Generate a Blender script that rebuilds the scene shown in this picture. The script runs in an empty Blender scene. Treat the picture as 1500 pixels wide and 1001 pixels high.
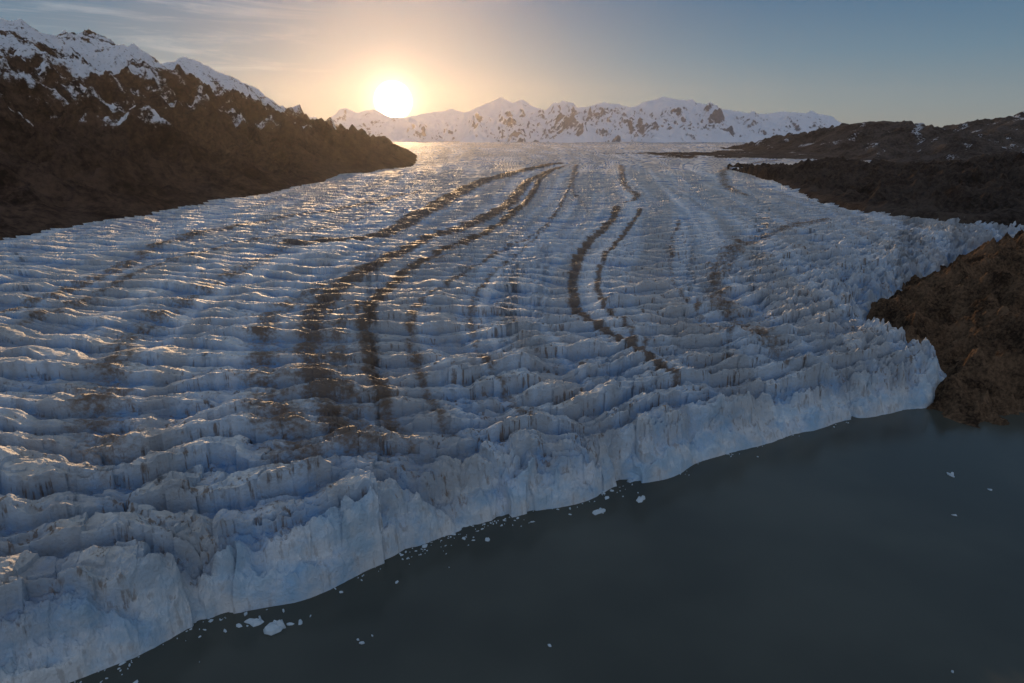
import bpy, math
import numpy as np
sc=bpy.context.scene
f32=np.float32
PITCH=math.radians(16.45); C=math.cos(PITCH); S=math.sin(PITCH); CAMZ=150.0
# ---------- unproject: image pixels cast through the camera at (0,0,150) -> world coordinates
def up(px,py,z=None,y=None):
    x=(px-750)/1000; v=(500.5-py)/1000
    yd=C+S*v; zd=-S+C*v
    t=(z-CAMZ)/zd if z is not None else y/yd
    return (x*t,yd*t,CAMZ+zd*t)

# ---------- noise
rng=np.random.RandomState(7)
PERM=rng.permutation(256).astype(np.int32); PERM=np.concatenate([PERM,PERM])
ANG=rng.rand(256)*2*np.pi; GX=np.cos(ANG).astype(f32); GY=np.sin(ANG).astype(f32)
RV=rng.rand(256).astype(f32)
def hsh(i,j,seed=0):
    i=(i.astype(np.int64)+seed*31)&255; j=(j.astype(np.int64)+seed*17)&255
    return RV[PERM[PERM[i]+j]]
def pn(x,y,seed=0):
    x=np.asarray(x,f32)+f32(seed*17.31); y=np.asarray(y,f32)+f32(seed*9.73)
    xf=np.floor(x); yf=np.floor(y)
    xi=xf.astype(np.int32)&255; yi=yf.astype(np.int32)&255
    dx=x-xf; dy=y-yf
    u=dx*dx*dx*(dx*(dx*6-15)+10); v=dy*dy*dy*(dy*(dy*6-15)+10)
    x1=(xi+1)&255; y1=(yi+1)&255
    def g(a,b,ex,ey):
        h=PERM[PERM[a]+b]
        return GX[h]*ex+GY[h]*ey
    a=g(xi,yi,dx,dy); b=g(x1,yi,dx-1,dy); c=g(xi,y1,dx,dy-1); d=g(x1,y1,dx-1,dy-1)
    a=a+u*(b-a); c=c+u*(d-c)
    return (a+v*(c-a))*1.5
def fbm(x,y,o=4,seed=0,gain=.5,lac=2.03):
    r=0;a=1.0
    for i in range(o):
        r=r+a*pn(x,y,seed+i*3); x=x*lac; y=y*lac; a*=gain
    return r
def ridged(x,y,o=4,seed=0,gain=.5,lac=2.07):
    r=0;a=1.0;w=1.0
    for i in range(o):
        n=1-np.abs(pn(x,y,seed+i*5)); n=n*n
        r=r+a*n*w; w=np.clip(n*1.3,0,1); x=x*lac; y=y*lac; a*=gain
    return r
def sst(a,b,x):
    t=np.clip((x-a)/(b-a),0,1); return t*t*(3-2*t)
def polydist(X,Y,P):
    D=np.full(X.shape,1e12,f32); T=np.zeros(X.shape,f32)
    for i in range(len(P)-1):
        ax,ay=P[i][:2]; bx,by=P[i+1][:2]; ex=bx-ax; ey=by-ay; l2=ex*ex+ey*ey
        t=np.clip(((X-ax)*ex+(Y-ay)*ey)/l2,0,1)
        d=(X-ax-ex*t)**2+(Y-ay-ey*t)**2
        m=d<D; D=np.where(m,d,D); T=np.where(m,i+t,T)
    return np.sqrt(D),T
def inside(X,Y,P):
    r=np.zeros(X.shape,bool)
    for i in range(len(P)):
        ax,ay=P[i][:2]; bx,by=P[(i+1)%len(P)][:2]
        if ay==by: continue
        r^=((ay>Y)!=(by>Y))&(X<(bx-ax)*(Y-ay)/(by-ay)+ax)
    return r
def smooth(P,n=3):
    P=[np.array(p[:2],float) for p in P]; Q=[2*P[0]-P[1]]+P+[2*P[-1]-P[-2]]; out=[]
    for i in range(1,len(Q)-2):
        a,b,c,d=Q[i-1:i+3]
        for k in range(n):
            t=k/n; out.append(tuple(.5*((2*b)+(-a+c)*t+(2*a-5*b+4*c-d)*t*t+(-a+3*b-3*c+d)*t**3)))
    out.append(tuple(Q[-2])); return out

# ---------- outlines
FRONT=[(-3000,-900),(-700,-60),(-330,45),(-200,115)]+[up(a,b,z=0)[:2] for a,b in [(100,1001),(200,965),(330,905),(500,850),(580,822),(700,775),(800,748),(900,722),(1000,690),(1100,655),(1200,625),(1290,608),(1350,603)]]
RIGHT=[up(*p)[:2] for p in [(1410,555,8),(1380,520,14),(1320,480,22),(1315,430,30),(1400,390,38),(1500,345,46)]]
EDGE=FRONT+RIGHT+[(900,930),(3000,1500)]
POLY=EDGE+[(30000,2000),(30000,40000),(-30000,40000),(-30000,-900)]
def sdist(X,Y):
    d,_=polydist(X,Y,EDGE)
    return np.where(inside(X,Y,POLY),d,-d).astype(f32)
def Zg(py):
    return 40 if py>600 else 46 if py>450 else 52 if py>400 else 57 if py>330 else 65 if py>285 else 72 if py>255 else 80
def unproj_ice(l): return [up(a,b,z=Zg(b))[:2] for a,b in l]  # image pixels unprojected onto assumed ice heights

def base_ice(X,Y,s):
    G=np.interp(s,[-50,0,60,400,1000,2700,4000,6000,9000,14000],[18,21.5,31.5,48,60,76,86,101,124,165]).astype(f32)
    lift=np.interp(Y,[400,500,600,800,1500],[0,4,12,20,20])*sst(120,300,X)*np.exp(-np.clip(s,0,None)/250)
    return G+lift.astype(f32)
def ice(X,Y,full=True):
    s0=sdist(X,Y)
    lat=sst(225,290,X)*sst(380,470,Y)
    al=(.874*X+.486*Y)                       # distance along the calving front
    ac=al/12+.9*pn(X/16,Y/16,8); ci=np.floor(ac)
    pil=(hsh(ci,ci*0,3)-.5)                   # blocks between vertical fractures
    ac2=al/4.7+.9*pn(X/7,Y/7,18); pil2=(hsh(np.floor(ac2),ci*0,5)-.5)
    fz0=sst(0,3,s0)*sst(38,14,s0)
    vary=sst(-.35,.35,pn(X/50,Y/50,88))
    s=s0+6.0*pn(X/38,Y/38,1)+(3.8*pn(X/13,Y/13,2)+3.0*(ridged(X/20,Y/20,3,6)-1.1))*sst(0,7,s0)+fz0*(4.6*pil+1.6*pil2)*(.35+.65*vary)
    G=base_ice(X,Y,s)
    wd=1+2.2*lat
    fA=np.interp(s/wd,[-30,-2,0,1.0,2.4,5.2,6.2,8.5,12],[-.6,-.08,0,.30,.46,.58,.80,.95,1.0])
    fB=np.interp(s/wd,[-30,-2,0,1.5,4,9,10,13,17],[-.6,-.08,0,.20,.34,.54,.80,.94,1.0])   # rubble apron below a set-back wall
    face=(fA*vary+fB*(1-vary)).astype(f32)
    si=np.clip(s,0,None)
    e=np.exp(-si/190)
    p=Y-.52*X*e+.10*X*(1-e)
    q=X+.4*Y*e
    p=p+10*pn(X/130,Y/130,3)+3.2*pn(X/45,Y/45,4)+.7*pn(X/13,Y/13,5)
    amp=np.interp(si,[0,8,30,90,200,400,800,1500,4000],[2.0,8.5,11.5,9.8,6.8,4.7,3.4,2.3,1.5]).astype(f32)
    nearf=sst(170,30,s)
    lr=sst(150,250,X)*sst(120,20,s)        # shattered right tongue
    def saw(p,lam,q,seed,ql,step,flat,cell,cs):
        ph=p/lam+.32*pn(q/ql,p/(lam*3),seed)
        k=np.floor(ph)
        c=np.floor(q/cell+k*.37+.35*pn(q/cell,p/cell,seed+7))
        hv=hsh(c,k,seed)
        ph=ph+.24*(hv-.5)*cs; k2=np.floor(ph); g=ph-k2
        a=.78+.72*pn(q/(ql*1.1),k2*3.7+.5,seed+1)+.25*pn(q/(ql*.3),k2*5.1,seed+2)
        a=a*(1-.42*cs*hsh(c,k2,seed+3))
        a=np.clip(a,0.04,1.3)
        d=np.clip((g-step)/(1-step),0,1)
        top=1-.26*np.clip(d/flat,0,1)-.74*sst(flat,min(flat+.2,1),d)
        return a*sst(0.0,step,g)*top-.4
    cs=.25+.5*nearf
    H=amp*saw(p,15.5,q,11,55,.06,.57,13.0,cs)
    H+=amp*.22*saw(p+.12*X+3*pn(X/35,Y/35,9),6.0,q,21,30,.14,.5,6.0,cs)
    H+=amp*.06*saw(p-.2*X,2.7,q,25,12,.25,.4,4.0,cs)*sst(600,150,si)
    ir=ridged(X/17,Y/12,4,31)-1.0
    H=H*(1-.4*lr)+ir*(amp*(.04+.09*nearf)+4.4*lr)
    H+=.28*fbm(X/4.0,Y/4.0,3,51)*np.interp(si,[0,300,1200],[1,.7,.3]).astype(f32)
    sw=4.0*pn(X/140,Y/220,61)*sst(30,200,si)+2.4*pn(X/60,Y/50,62)+7*fbm(X/700,Y/900,3,63)*sst(2500,5000,si)
    h=(G+sw)*face+H*np.clip(face*1.6-.6,0,1)+fz0*face*(3.6*pil+1.1*pil2)
    fz=sst(-.5,1.5,s)*sst(24,10,s)
    h+=fz*(2.5*(ridged(X/9,Y/9,4,71)-1.15)+.6*fbm(X/2.8,Y/2.8,3,75))
    return h.astype(f32),s,H,amp,(s0)

# ---------- mesh helper
def grid_obj(name,X,Y,Z,attrs=None,smooth=True,mat=None):
    n,m=X.shape
    me=bpy.data.meshes.new(name)
    co=np.stack([X,Y,Z],-1).reshape(-1,3).astype(f32)
    idx=np.arange(n*m,dtype=np.int32).reshape(n,m)
    q=np.stack([idx[:-1,:-1],idx[:-1,1:],idx[1:,1:],idx[1:,:-1]],-1).reshape(-1,4)
    me.vertices.add(n*m); me.vertices.foreach_set('co',co.ravel())
    me.loops.add(q.size); me.loops.foreach_set('vertex_index',q.ravel())
    me.polygons.add(len(q)); me.polygons.foreach_set('loop_start',np.arange(0,q.size,4,dtype=np.int32))
    me.update(calc_edges=True)
    me.polygons.foreach_set('use_smooth',np.full(len(q),smooth,bool))
    for k,v in (attrs or {}).items():
        a=me.attributes.new(k,'FLOAT','POINT'); a.data.foreach_set('value',v.astype(f32).ravel())
    o=bpy.data.objects.new(name,me); sc.collection.objects.link(o)
    if mat: me.materials.append(mat)
    return o
def polar(az0,az1,na,r0,r1,nr,hf,n0=2200,kk=41):
    """height field on a fan of bearings; range samples concentrated where the surface turns"""
    azc=np.radians(np.linspace(az0,az1,max(2,na//8)))
    rr=np.exp(np.linspace(np.log(r0),np.log(r1),n0))
    A,R=np.meshgrid(azc,rr,indexing='ij')
    z=hf((R*np.sin(A)).astype(f32),(R*np.cos(A)).astype(f32))
    th=np.arctan2(CAMZ-z,R)
    dt=-np.diff(th,axis=1)
    dl=np.where(dt>0,dt,-dt*.35)+.12*np.diff(np.log(rr))[None,:]*.25
    k=np.ones(kk)/kk
    dl=np.apply_along_axis(lambda v:np.convolve(np.pad(v,kk//2,'edge'),k,'valid'),1,dl)*.6+dl*.4
    cl=np.concatenate([np.zeros((len(azc),1)),np.cumsum(dl,1)],1)
    Rn=np.stack([np.interp(np.linspace(0,c[-1],nr),c,rr) for c in cl])
    Rn=np.stack([(Rn[max(i-1,0)]+Rn[i]*2+Rn[min(i+1,len(Rn)-1)])/4 for i in range(len(Rn))])
    az=np.radians(np.linspace(az0,az1,na)); t=np.linspace(0,len(azc)-1,na); i0=np.minimum(t.astype(int),len(azc)-2); fr=(t-i0)[:,None]
    R=Rn[i0]*(1-fr)+Rn[i0+1]*fr
    return (R*np.sin(az)[:,None]).astype(f32),(R*np.cos(az)[:,None]).astype(f32)

# ---------- node helper
class NT:
    def __init__(s,mat): s.t=mat.node_tree; s.t.nodes.clear()
    def n(s,typ,**kw):
        nd=s.t.nodes.new(typ)
        ins=kw.pop('ins',{})
        for k,v in kw.items(): setattr(nd,k,v)
        for k,v in ins.items():
            if isinstance(v,bpy.types.NodeSocket): s.t.links.new(v,nd.inputs[k])
            else: nd.inputs[k].default_value=v
        return nd
    def math(s,op,a,b=None,c=None,clamp=False):
        ins={0:a}
        if b is not None: ins[1]=b
        if c is not None: ins[2]=c
        return s.n('ShaderNodeMath',operation=op,use_clamp=clamp,ins=ins).outputs[0]
    def mr(s,v,a,b,c=0.,d=1.,smooth=True):
        return s.n('ShaderNodeMapRange',interpolation_type='SMOOTHSTEP' if smooth else 'LINEAR',ins={0:v,1:a,2:b,3:c,4:d}).outputs[0]
    def mix(s,f,a,b):
        m=s.n('ShaderNodeMix',data_type='RGBA'); 
        for i,v in ((0,f),(6,a),(7,b)):
            if isinstance(v,bpy.types.NodeSocket): s.t.links.new(v,m.inputs[i])
            else: m.inputs[i].default_value=(*v,1) if isinstance(v,tuple) and len(v)==3 else v
        return m.outputs[2]
    def pos(s,scale=(1,1,1)):
        g=s.n('ShaderNodeNewGeometry')
        return s.n('ShaderNodeVectorMath',operation='MULTIPLY',ins={0:g.outputs['Position'],1:scale}).outputs[0]
    def noise(s,scale=(1,1,1),sc_=1.,det=4.,rough=.55,dist=0.):
        return s.n('ShaderNodeTexNoise',ins={'Vector':s.pos(scale),'Scale':sc_,'Detail':det,'Roughness':rough,'Distortion':dist}).outputs[0]
    def attr(s,name): return s.n('ShaderNodeAttribute',attribute_name=name).outputs['Fac']
    def out(s,sh): s.n('ShaderNodeOutputMaterial',ins={0:sh})
def mat(name):
    m=bpy.data.materials.new(name); m.use_nodes=True; return m,NT(m)

# ---------- glacier
def hf(X,Y): return ice(X,Y)[0]
X,Y=polar(-48,47,1500,105,12500,1900,hf,2600,9)
Z,s,H,amp,s0=ice(X,Y)
MOR=[ # medial moraines: course, width (m), strength start/end
 ([(830,233),(760,243),(700,262),(640,290),(560,325),(450,345),(385,355)],(26,11),1.0,.9),
 ([(560,325),(420,352),(390,365),(300,410),(200,470),(150,530),(140,620),(170,700)],(10,19),.45,.48),
 ([(830,235),(780,250),(740,285),(660,320),(560,365),(490,400),(455,450),(460,520),(500,590),(560,640),(640,700)],(14,11),.92,.56),
 ([(600,345),(560,365),(450,415),(390,460),(390,540),(430,620),(500,690)],(8,20),.48,.52),
 ([(700,330),(560,400),(500,450),(490,520),(540,600),(640,660)],(8,20),.4,.53),
 ([(835,235),(800,245),(770,280),(690,330),(620,365),(560,410),(535,460),(555,540),(600,610),(680,680),(760,720)],(8,6),.88,.6),
 ([(850,240),(835,262),(800,310),(700,370),(620,420),(600,480),(640,560),(720,620),(800,680)],(5,4),.55,.52),
 ([(820,290),(780,330),(720,380),(690,420),(700,480),(760,550),(840,620)],(4,4),.48,.48),
 ([(905,280),(900,300),(860,330),(845,365),(840,400),(870,440),(930,480),(985,510),(1060,545)],(6.5,3.5),.88,.82),
 ([(940,285),(935,300),(900,330),(880,365),(880,410),(920,460),(1000,500)],(5,3),.75,.52),
 ([(1230,300),(1130,320),(1070,350),(1050,390),(1080,430),(1130,470),(1200,505)],(15,12),.5,.48),
 ([(1145,230),(1070,238),(1065,255),(1110,275)],(26,12),.6,.5),
 ([(640,265),(500,295),(300,335),(150,385),(0,440),(-150,500)],(14,12),.54,.52),
 ([(600,285),(450,320),(250,370),(100,430),(-50,490)],(8,9),.46,.44),
 ([(910,235),(915,255),(935,275),(905,280)],(18,5),.6,.6),
 ([(845,235),(838,255),(850,275),(870,300)],(13,5),.6,.3),
 ([(1000,300),(985,340),(990,380),(1030,430),(1100,480)],(5,5),.42,.44),
]
deb=np.zeros(X.shape,f32)
wx=X+1.6*pn(X/30,Y/30,81)+.8*pn(X/9,Y/9,82); wy=Y+2*pn(X/30,Y/30,83)
for pts,(w0,w1),st0,st1 in MOR:
    P=smooth(unproj_ice(pts))
    m=(X>min(p[0] for p in P)-120)&(X<max(p[0] for p in P)+120)&(Y>min(p[1] for p in P)-120)&(Y<max(p[1] for p in P)+120)
    d,t=polydist(wx[m],wy[m],P); t=t/(len(P)-1)
    w=w0+(w1-w0)*t
    e=sst(0,.05,t)*(1-sst(.88,1,t))
    deb[m]=np.maximum(deb[m],np.exp(-(d/w)**2)*(st0+(st1-st0)*t)*e)
deb*=sst(8,50,s0)
Z=Z+np.clip(deb-.3,0,1)*sst(300,650,s)*5
# flow coordinate: streaks run along the curved flow lines
fl=unproj_ice([(835,233),(800,245),(770,280),(690,330),(620,365),(560,410),(535,460),(555,540),(600,610),(680,680),(760,720)])
fl=sorted(smooth(fl),key=lambda a:a[1]); xl=np.interp(Y,[a[1] for a in fl],[a[0] for a in fl]).astype(f32)
u=(X-xl*sst(500,100,np.abs(X-xl)))/np.interp(Y,[200,700,1500,2700,6000],[1,1,1.2,1.6,3]).astype(f32)
band=.5+.6*pn(u/38,Y/900,201)+.4*pn(u/14,Y/500,203)+.25*pn(u/5,Y/300,205)
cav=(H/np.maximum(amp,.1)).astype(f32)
m_,nt=mat('glacier_ice')
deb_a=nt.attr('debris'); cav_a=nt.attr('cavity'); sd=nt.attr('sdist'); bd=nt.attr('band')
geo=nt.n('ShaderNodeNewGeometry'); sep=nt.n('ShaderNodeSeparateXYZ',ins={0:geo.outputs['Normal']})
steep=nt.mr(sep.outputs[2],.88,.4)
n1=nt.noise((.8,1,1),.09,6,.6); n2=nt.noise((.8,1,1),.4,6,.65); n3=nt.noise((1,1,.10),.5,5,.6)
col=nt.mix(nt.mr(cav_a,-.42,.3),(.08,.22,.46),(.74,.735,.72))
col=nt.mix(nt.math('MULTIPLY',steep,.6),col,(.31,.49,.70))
col=nt.mix(nt.mr(n2,.4,.7,0.,.45),col,(.42,.415,.41))
col=nt.mix(nt.mr(bd,.25,.85,.5,0.),col,(.33,.31,.285))
col=nt.mix(nt.mr(bd,.75,1.1,0.,.45),col,(.84,.84,.84))
face=nt.mr(sd,16.,4.)
col=nt.mix(nt.math('MULTIPLY',face,.6),col,nt.mix(nt.mr(n1,.35,.65),(.38,.58,.76),(.82,.84,.85)))
dn=nt.math('ADD',nt.math('MULTIPLY',n2,.6),nt.math('MULTIPLY',n1,.4))
dm=nt.math('SUBTRACT',nt.math('ADD',nt.math('MULTIPLY',deb_a,1.5),nt.math('MULTIPLY',nt.math('SUBTRACT',dn,.5),2.4)),.42)
dm=nt.math('ADD',dm,nt.math('MULTIPLY',cav_a,.3))
dm=nt.mr(dm,-.05,.62); dm=nt.math('MULTIPLY',dm,nt.mr(deb_a,.02,.2))
stre=nt.math('MULTIPLY',nt.mr(n3,.52,.62),nt.math('MULTIPLY',nt.mr(n1,.46,.6),nt.mr(sd,2.,16.,.4,1.)))
stre=nt.math('MULTIPLY',stre,nt.mr(sd,500.,60.))
dm=nt.math('MAXIMUM',dm,nt.math('MULTIPLY',stre,.9))
dirt=nt.mix(n2,(.055,.037,.025),(.25,.165,.10))
col=nt.mix(nt.math('MULTIPLY',dm,.88),col,dirt)
bn=nt.n('ShaderNodeBump',ins={'Strength':.8,'Distance':1.0,'Height':nt.noise((1,1,1),.7,7,.65)})
b=nt.n('ShaderNodeBsdfPrincipled',ins={'Base Color':col,'Roughness':.56,'Specular IOR Level':.25,'Normal':bn.outputs[0]})
df=nt.n('ShaderNodeBsdfDiffuse',ins={'Color':col,'Normal':bn.outputs[0]})
mx=nt.n('ShaderNodeMixShader',ins={0:nt.mr(sd,400.,1900.,.9,.18),1:df.outputs[0],2:b.outputs[0]})
nt.out(mx.outputs[0])
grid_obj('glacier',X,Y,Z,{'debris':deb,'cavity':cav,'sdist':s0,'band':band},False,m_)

# ---------- rock materials
def rockmat(name,c1,c2,snow=None,sc1=.01,bump=3.,bs=.05,sw=.08,k=1.3):
    m,nt=mat(name)
    a=nt.noise((1,1,1),sc1,8,.65); b_=nt.noise((1,1,1),sc1*9,8,.7)
    col=nt.mix(nt.mr(nt.math('ADD',nt.math('MULTIPLY',a,.5),nt.math('MULTIPLY',b_,.5)),.38,.62),c1,c2)
    if snow is not None:
        sn=nt.attr('snow')
        f=nt.math('ADD',sn,nt.math('MULTIPLY',nt.math('SUBTRACT',b_,.5),k)); f=nt.mr(f,.5-sw,.5+sw)
        col=nt.mix(f,col,snow)
    bn=nt.n('ShaderNodeBump',ins={'Strength':.8,'Distance':bump,'Height':nt.noise((1,1,1),bs,8,.7)})
    p=nt.n('ShaderNodeBsdfDiffuse',ins={'Color':col,'Roughness':.6,'Normal':bn.outputs[0]})
    nt.out(p.outputs[0]); return m
def ridge_h(X,Y,P):
    d,t=polydist(X,Y,P); zz=np.array([p[2] for p in P])
    return np.interp(t,np.arange(len(P)),zz).astype(f32),d,t
# left mountain
LM=[(-2600,1200,700),(-1900,1650,560)]+[up(a,b,y=d) for a,b,d in [(0,25,2000),(18,30,2040),(40,38,2080),(58,50,2130),(75,55,2160),(88,49,2200),(100,50,2230),(115,49,2260),(130,45,2300),(148,60,2350),(165,75,2400),(190,79,2480),(210,88,2550),(235,95,2650),(255,91,2740),(270,83,2800),(290,95,2900),(310,105,3000),(350,130,3200),(390,150,3400),(430,168,3700),(470,189,4000),(520,202,4300),(590,216,4700)]]
LB=[(-2600,300),(-1100,520)]+[up(a,b,z=z)[:2] for a,b,z in [(0,345,57),(100,325,60),(250,300,64),(400,272,70),(500,250,74),(600,236,81)]]+[(-470,3400),(-700,4700),(-1500,6400)]
def lm(X,Y):
    zr,d,t=ridge_h(X,Y,LM)
    db,tb=polydist(X,Y,LB)
    ins=inside(X,Y,LB+[(-9000,7000),(-9000,300)]); db=np.where(ins,db,-db)
    f=np.clip(db/(db+d+1e-3),-.5,1)
    base=np.interp(Y,[300,800,1500,3000,6000],[50,58,70,84,104]).astype(f32)
    rise=np.maximum(zr-base,4)
    prof=np.interp(f,[-.5,0,.12,.3,.45,.7,1],[-.3,0,.17,.26,.36,.66,1.0]).astype(f32)
    behind=(db>0)&(X<np.interp(Y,[p[1] for p in LM],[p[0] for p in LM]))
    prof=np.where(behind,1-d/900.,prof)
    prof=np.where(f<0,0,prof)
    h=base+rise*prof+np.where(db<0,np.maximum(db*.6,-60),0)
    env=np.clip(f*6,0,1)*np.clip(rise/300,.03,1.2)*np.interp(Y,[2500,3300,4500],[1,.4,.15])
    env=np.where(behind,env*.3,env)
    crest=np.exp(-(d/190.)**2)
    rx=X*.85+Y*.5; ry=-X*.5+Y*.85       # spurs run down from the crest
    h+=env*(1-crest)*(66*(ridged(rx/700,ry/260,6,91)-1.25)+28*(ridged(X/110,Y/110,5,95)-1.1))
    h+=env*crest*(12*fbm(X/60,Y/60,5,97,.6))
    h+=np.clip(f*20,0,1)*(7*(ridged(X/60,Y/60,4,99)-.8))*(1-crest)*np.interp(Y,[2500,3800],[1,.4])
    return h.astype(f32)
X,Y=polar(-50,-6,1000,520,6000,900,lm,1200)
Z=lm(X,Y)
rx=X*.85+Y*.5; ry=-X*.5+Y*.85
snow=.33+.6*(Z-300)/200+.6*pn(rx/300,ry/70,101)+.45*fbm(rx/60,ry/22,3,102)+np.clip((Y-2300)/1500,0,.7)
snow=np.clip(snow,-.6,.68)-np.clip((185-Z)/50,0,1)
mm=rockmat('mountain_rock',(.022,.016,.015),(.12,.080,.060),(.76,.79,.84),.012,6.,.04,.12,1.5)
grid_obj('rocky_mountain',X,Y,Z,{'snow':snow},True,mm)

# far range
FR=[(-6500,12500,300),(-5200,12200,420)]+[up(a,b,y=12000) for a,b in [(380,190),(440,168),(480,184),(500,160),(508,158),(520,166),(545,160),(575,174),(600,171),(650,162),(662,160),(680,166),(710,153),(735,143),(752,151),(765,146),(785,158),(800,162),(812,150),(818,153),(825,147),(840,158),(860,156),(885,150),(920,158),(945,150),(970,142),(1010,148),(1060,160),(1110,168),(1150,163),(1200,168),(1240,184),(1290,196),(1400,200)]]+[(9000,12500,260)]
def fr(X,Y):
    zr,d,t=ridge_h(X,Y,FR)
    k=np.where(Y<12000,2900.,5000.)
    g=np.clip(1-d/k,0,1)
    h=60+(zr-60)*(g**1.2)
    env=g*(1-g)*4*np.clip((zr-100)/500,.2,1.3)
    h+=env*(280*(ridged(X/1300,Y/1900,6,111)-1.15))
    h+=np.clip(g*3,0,1)*16*fbm(X/160,Y/160,4,115)
    return np.where(g<=0,60,h).astype(f32)
X,Y=polar(-30,38,1100,9000,16000,420,fr,700)
Z=fr(X,Y)
gz=np.gradient(Z,axis=1)/np.maximum(np.gradient(np.hypot(X,Y),axis=1),1)
gx=np.gradient(Z,axis=0)/np.maximum(np.hypot(np.gradient(X,axis=0),np.gradient(Y,axis=0)),1)
sl=np.hypot(gz,gx)
snow=np.clip(1.45-1.0*np.clip(sl-.5,0,2)+.25*fbm(X/250,Y/250,4,121),-.3,1.3)
snow-=np.clip((X<-2000)*.35,0,1)
mm=rockmat('snow_range_rock',(.16,.175,.21),(.25,.265,.30),(.70,.75,.83),.004,25.,.006,.3)  # rock tones lifted, distance haze put into the colour
grid_obj('snowy_mountain_range',X,Y,Z,{'snow':snow},True,mm)

# right far hills
RF=[up(a,b,y=3800) for a,b in [(1060,224),(1110,221),(1160,221),(1200,207),(1250,183),(1300,178),(1350,190),(1380,203),(1430,190),(1470,182),(1500,172),(1600,150),(1800,120)]]
def rf(X,Y):
    zr,d,t=ridge_h(X,Y,RF)
    k=np.where(Y<3800,1500.,2500.)
    g=np.clip(1-d/k,0,1)
    h=50+(zr-50)*g**.9
    h+=np.clip(g*2,0,1)*np.clip((zr-85)/70,0,1)*(44*(ridged(X/300,Y/300,6,131)-1.15)*(1-.7*np.exp(-(d/150)**2)))+4*fbm(X/60,Y/60,4,133)*np.clip(g,0,1)
    return np.where(g<=0,40,h).astype(f32)
X,Y=polar(2,50,800,2000,6000,450,rf,700)
Z=rf(X,Y)
snow=np.clip(.05+.6*fbm(X/110,Y/110,4,141)+.0012*(Z-150),-.3,.55)
mm=rockmat('hill_rock',(.03,.027,.028),(.11,.095,.088),(.5,.53,.58),.012,5,.04)
grid_obj('rocky_hills',X,Y,Z,{'snow':snow},True,mm)
# right near hill
RN=[up(a,b,y=d) for a,b,d in [(1150,254,1950),(1175,242,1850),(1210,232,1800),(1260,238,1750),(1300,242,1700),(1340,240,1650),(1400,240,1600),(1500,225,1500),(1650,205,1400),(1900,190,1300)]]
RNB=[up(a,b,z=z)[:2] for a,b,z in [(1140,254,74),(1200,278,68),(1270,298,64),(1400,312,61),(1500,315,60)]]+[(1300,850),(2500,700)]
def rn(X,Y):
    zr,d,t=ridge_h(X,Y,RN)
    db,tb=polydist(X,Y,RNB)
    ins=inside(X,Y,RNB+[(4000,700),(4000,6000),(RNB[0][0],6000)]); dd=np.where(ins,db,-db)
    f=dd/(np.abs(dd)+d+1e-3)
    ahead=Y<np.interp(X,[p[0] for p in RN],[p[1] for p in RN])
    pr=np.where(dd<0,dd/60,np.where(ahead,np.clip(f,0,1)**.7,1-d/500))
    h=58+(zr-58)*pr
    h+=np.clip(np.abs(f)*14,0,1)*(22*(ridged(X/90,Y/90,6,151)-1.05)*(1-.7*np.exp(-(d/60)**2))+4*fbm(X/25,Y/25,4,153))*np.clip(1+dd/60,0,1)
    return np.maximum(h,20).astype(f32)
X,Y=polar(17,50,800,750,2600,700,rn,700)
Z=rn(X,Y)
mm=rockmat('near_hill_rock',(.022,.019,.018),(.09,.072,.062),None,.02,3.0,.08)
grid_obj('rocky_outcrop',X,Y,Z,{},True,mm)
# right shore rock
def rs(X,Y):
    s=sdist(X,Y)
    d2=.78*(X-236)+.62*(Y-366)+4*pn(X/30,Y/30,161)+2*pn(X/9,Y/9,162)
    h=np.where(d2>0,46*(1-np.exp(-np.clip(d2,0,None)/150)),d2*.4)
    a=np.clip(d2/12,0,1)
    h+=a*(19*(ridged(X/75,Y/75,6,163)-1.05)+2.2*(ridged(X/16,Y/16,4,168)-1)+1.8*fbm(X/10,Y/10,4,165)+6*pn(X/70,Y/70,166))
    h-=np.clip(s,0,None)*.9
    return np.maximum(h,-12).astype(f32)
X,Y=polar(27,52,900,270,1000,800,rs,900)
Z=rs(X,Y)
mm=rockmat('shore_rock',(.03,.022,.017),(.21,.135,.085),None,.05,1.8,.25)
grid_obj('rocky_shore',X,Y,Z,{},False,mm)

# ---------- lake and ground
def plane(name,x0,x1,y0,y1,z,m,n=2):
    xs=np.linspace(x0,x1,n); ys=np.linspace(y0,y1,n); A,B=np.meshgrid(xs,ys,indexing='ij')
    return grid_obj(name,B*0+A,B,np.full(A.shape,z),None,True,m)
m,nt=mat('lake_water')
bn=nt.n('ShaderNodeBump',ins={'Strength':.15,'Distance':.25,'Height':nt.noise((1,1,1),.5,4,.6)})
wc=nt.mix(nt.mr(nt.noise((1,1,1),.012,3,.5),.3,.7),(.048,.054,.047),(.076,.082,.070))
p=nt.n('ShaderNodeBsdfPrincipled',ins={'Base Color':wc,'Roughness':.16,'IOR':1.33,'Normal':bn.outputs[0]})
nt.out(p.outputs[0])
plane('lake',-2500,1500,-2500,900,0,m)
m,nt=mat('ground_rock'); p=nt.n('ShaderNodeBsdfDiffuse',ins={'Color':nt.mix(nt.noise((1,1,1),.005,5,.6),(.04,.035,.03),(.1,.09,.08)),'Roughness':.9}); nt.out(p.outputs[0])
plane('ground',-40000,40000,-40000,40000,-15,m)

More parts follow.
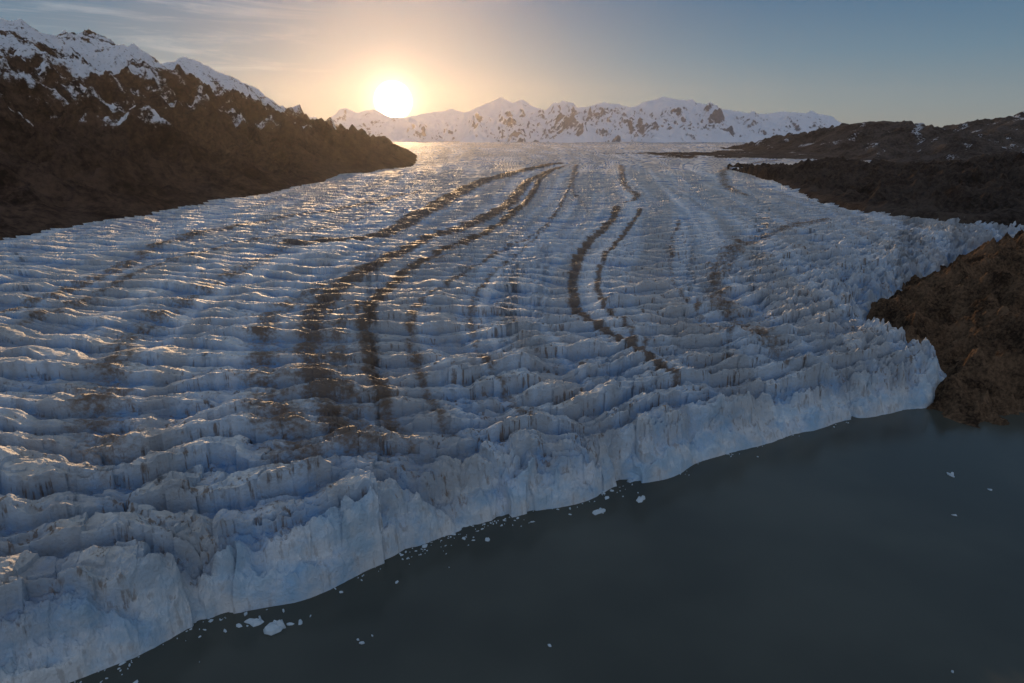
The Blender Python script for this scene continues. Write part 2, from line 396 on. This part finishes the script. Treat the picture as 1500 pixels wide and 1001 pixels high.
# ---------- ice floes
m,nt=mat('floe_ice')
p=nt.n('ShaderNodeBsdfPrincipled',ins={'Base Color':nt.mix(nt.noise((1,1,1),.8,4,.6),(.35,.48,.58),(.65,.7,.74)),'Roughness':.5}); nt.out(p.outputs[0])
import bmesh
def chunk(bm,x,y,r,h,rs_):
    k=rs_.randint(5,9); ang=rs_.rand()*6.28; asp=rs_.uniform(.35,.9)
    rad=[rs_.uniform(.65,1.3) for _ in range(k)]; dx,dy=rs_.uniform(-.2,.2,2)*r
    rings=[]
    for zz,sc_ in ((-.3*h,1.0),(.25*h,1.02),(.8*h,.8),(h,.3)):
        ring=[]
        for i in range(k):
            a=i/k*6.283; rr=r*sc_*rad[i]*rs_.uniform(.9,1.1)
            px=math.cos(a)*rr; py=math.sin(a)*rr*asp; u=zz/h
            ring.append(bm.verts.new((x+px*math.cos(ang)-py*math.sin(ang)+dx*u,y+px*math.sin(ang)+py*math.cos(ang)+dy*u,zz*rs_.uniform(.6,1.3))))
        rings.append(ring)
    for a,b in zip(rings,rings[1:]):
        for i in range(k): bm.faces.new((a[i],a[(i+1)%k],b[(i+1)%k],b[i]))
    bm.faces.new(rings[-1])
R=np.random.RandomState(3)
def mk(name,fn):
    bm=bmesh.new(); fn(bm); me=bpy.data.meshes.new(name); bm.to_mesh(me); bm.free(); me.materials.append(m)
    o=bpy.data.objects.new(name,me); sc.collection.objects.link(o)
for (a,b,r,h) in [(400,922,4.6,1.5),(375,912,3.2,1.0),(877,751,3.0,.9),(938,733,2.8,.9),(1393,697,2.2,.8)]:
    x,y,_=up(a,b,z=0); mk('ice_floe',lambda bm:(chunk(bm,x,y,r,h,R),chunk(bm,x+r*.4,y+r*.2,r*.45,h*1.8,R)))
def brash(bm):
    for (a,b,r) in [(350,917,1.2),(440,912,1.5),(425,915,1.0),(360,900,1.0),(1398,755,1.1),(805,946,.8),(530,942,.9),(1450,718,.9),(545,932,.4),(524,938,.5),(500,868,1.0),(190,975,.6),(1395,985,.6),(780,765,1.0),(415,895,.9),(455,903,.6),(330,925,.8)]:
        x,y,_=up(a,b,z=0); chunk(bm,x,y,r,.5,R)
    for i in range(620):
        j=R.randint(3,len(FRONT)-2); t=R.rand(); ax,ay=FRONT[j]; bx,by=FRONT[j+1]; L=math.hypot(bx-ax,by-ay)
        if pn(np.array([j+t])*1.7,np.array([.5]),5)[0]<-.05 and R.rand()<.85: continue
        x=ax+(bx-ax)*t;y=ay+(by-ay)*t; o=-4+R.exponential(4.0) if j<9 else -3+R.exponential(2.0)
        x+=(by-ay)/L*o; y-=(bx-ax)/L*o
        chunk(bm,x,y,min(.14+R.exponential(.28),1.5),.3,R)
mk('brash_ice',brash)

# ---------- sun, sky
px,py=576,148
xs=(px-750)/1000; v=(500.5-py)/1000; sd=np.array([xs,C+S*v,-S+C*v]); sd/=np.linalg.norm(sd)
el=math.asin(sd[2]); az=math.atan2(sd[0],sd[1])
w=bpy.data.worlds.new('World'); sc.world=w; w.use_nodes=True
t=w.node_tree; t.nodes.clear()
class W(NT):
    def __init__(s,t): s.t=t
nt=W(t)
sky=nt.n('ShaderNodeTexSky',sky_type='NISHITA',sun_disc=False,sun_elevation=el,sun_rotation=az,air_density=1.0,dust_density=.1,ozone_density=2,altitude=150)
tc=nt.n('ShaderNodeTexCoord'); d=nt.n('ShaderNodeVectorMath',operation='NORMALIZE',ins={0:tc.outputs['Generated']}).outputs[0]
dot=nt.n('ShaderNodeVectorMath',operation='DOT_PRODUCT',ins={0:d,1:tuple(sd)}).outputs['Value']
ang=nt.math('MULTIPLY',nt.math('ARCCOSINE',nt.math('MINIMUM',dot,.9999999)),180/math.pi)
dsep=nt.n('ShaderNodeSeparateXYZ',ins={0:d})
elv=nt.math('MULTIPLY',nt.math('ARCSINE',dsep.outputs[2]),180/math.pi)
def ex(k,a): return nt.math('MULTIPLY',nt.math('EXPONENT',nt.math('MULTIPLY',ang,-1/k)),a)
def emit(colr,st): 
    c=colr if isinstance(colr,bpy.types.NodeSocket) else (*colr,1)
    return nt.n('ShaderNodeBackground',ins={0:c,1:st}).outputs[0]
def add(a,b): return nt.n('ShaderNodeAddShader',ins={0:a,1:b}).outputs[0]
cr=nt.n('ShaderNodeValToRGB',ins={0:nt.math('DIVIDE',elv,90.,clamp=True)})
els=cr.color_ramp.elements
stops=[(0,(.24,.255,.25)),(2.5,(.19,.245,.28)),(6,(.115,.20,.28)),(10,(.065,.145,.25)),(22,(.085,.155,.25)),(45,(.165,.215,.285)),(90,(.195,.245,.32))]  # upper stops, out of view, brightened to light the ice
els[0].position=0; els[0].color=(*stops[0][1],1); els[1].position=1; els[1].color=(*stops[-1][1],1)
for a,c in stops[1:-1]:
    e=els.new(a/90); e.color=(*c,1)
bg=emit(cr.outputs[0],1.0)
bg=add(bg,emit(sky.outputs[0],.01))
# added glow opposite the sun, out of view, to light the ice cliff
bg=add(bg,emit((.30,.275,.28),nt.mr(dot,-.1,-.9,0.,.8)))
# thin cirrus streaks over the western ridge
cv=nt.n('ShaderNodeVectorMath',operation='MULTIPLY',ins={0:d,1:(5.,5.,55.)}).outputs[0]
cn=nt.n('ShaderNodeTexNoise',ins={'Vector':cv,'Scale':1.0,'Detail':7.,'Roughness':.65,'Distortion':.8}).outputs[0]
cm=nt.math('MULTIPLY',nt.mr(cn,.46,.74),nt.math('MULTIPLY',nt.mr(dsep.outputs[0],-.20,-.38),nt.mr(elv,2.,5.)))
bg=add(bg,emit((.20,.18,.15),nt.math('MULTIPLY',cm,.7)))
core=nt.mr(ang,1.6,.7,0.,10.)
bg=add(bg,emit((1,.88,.66),core)); bg=add(bg,emit((1,.80,.48),ex(.9,3.2))); bg=add(bg,emit((1,.70,.40),ex(3.6,.14)))
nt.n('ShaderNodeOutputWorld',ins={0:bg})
sl=bpy.data.lights.new('sun','SUN'); sl.energy=5; sl.angle=math.radians(.6); sl.color=(1,.63,.32)
so=bpy.data.objects.new('sun',sl); sc.collection.objects.link(so)
from mathutils import Vector
L_el=math.radians(9.3)
so.rotation_euler=Vector((math.sin(az)*math.cos(L_el),math.cos(az)*math.cos(L_el),math.sin(L_el))).to_track_quat('Z','Y').to_euler()
# haze: a real scattering layer of air
bpy.ops.mesh.primitive_cube_add(size=1,location=(0,6500,600)); hz=bpy.context.object; hz.name='haze'; hz.scale=(26000,19000,1300)
m,nt=mat('haze_air'); vs=nt.n('ShaderNodeVolumeScatter',ins={'Color':(1,.93,.86,1),'Density':4.8e-6,'Anisotropy':.8}); nt.n('ShaderNodeOutputMaterial',ins={1:vs.outputs[0]})
hz.data.materials.append(m)
# ---------- camera
cam=bpy.data.cameras.new("camera");co=bpy.data.objects.new("camera",cam);sc.collection.objects.link(co);sc.camera=co
co.location=(0,0,CAMZ);cam.lens=24;cam.sensor_width=36;cam.clip_end=100000;cam.clip_start=1
co.rotation_euler=(math.radians(90)-PITCH,0,0)
sc.view_settings.view_transform='Standard'; sc.view_settings.look='None'; sc.view_settings.exposure=0
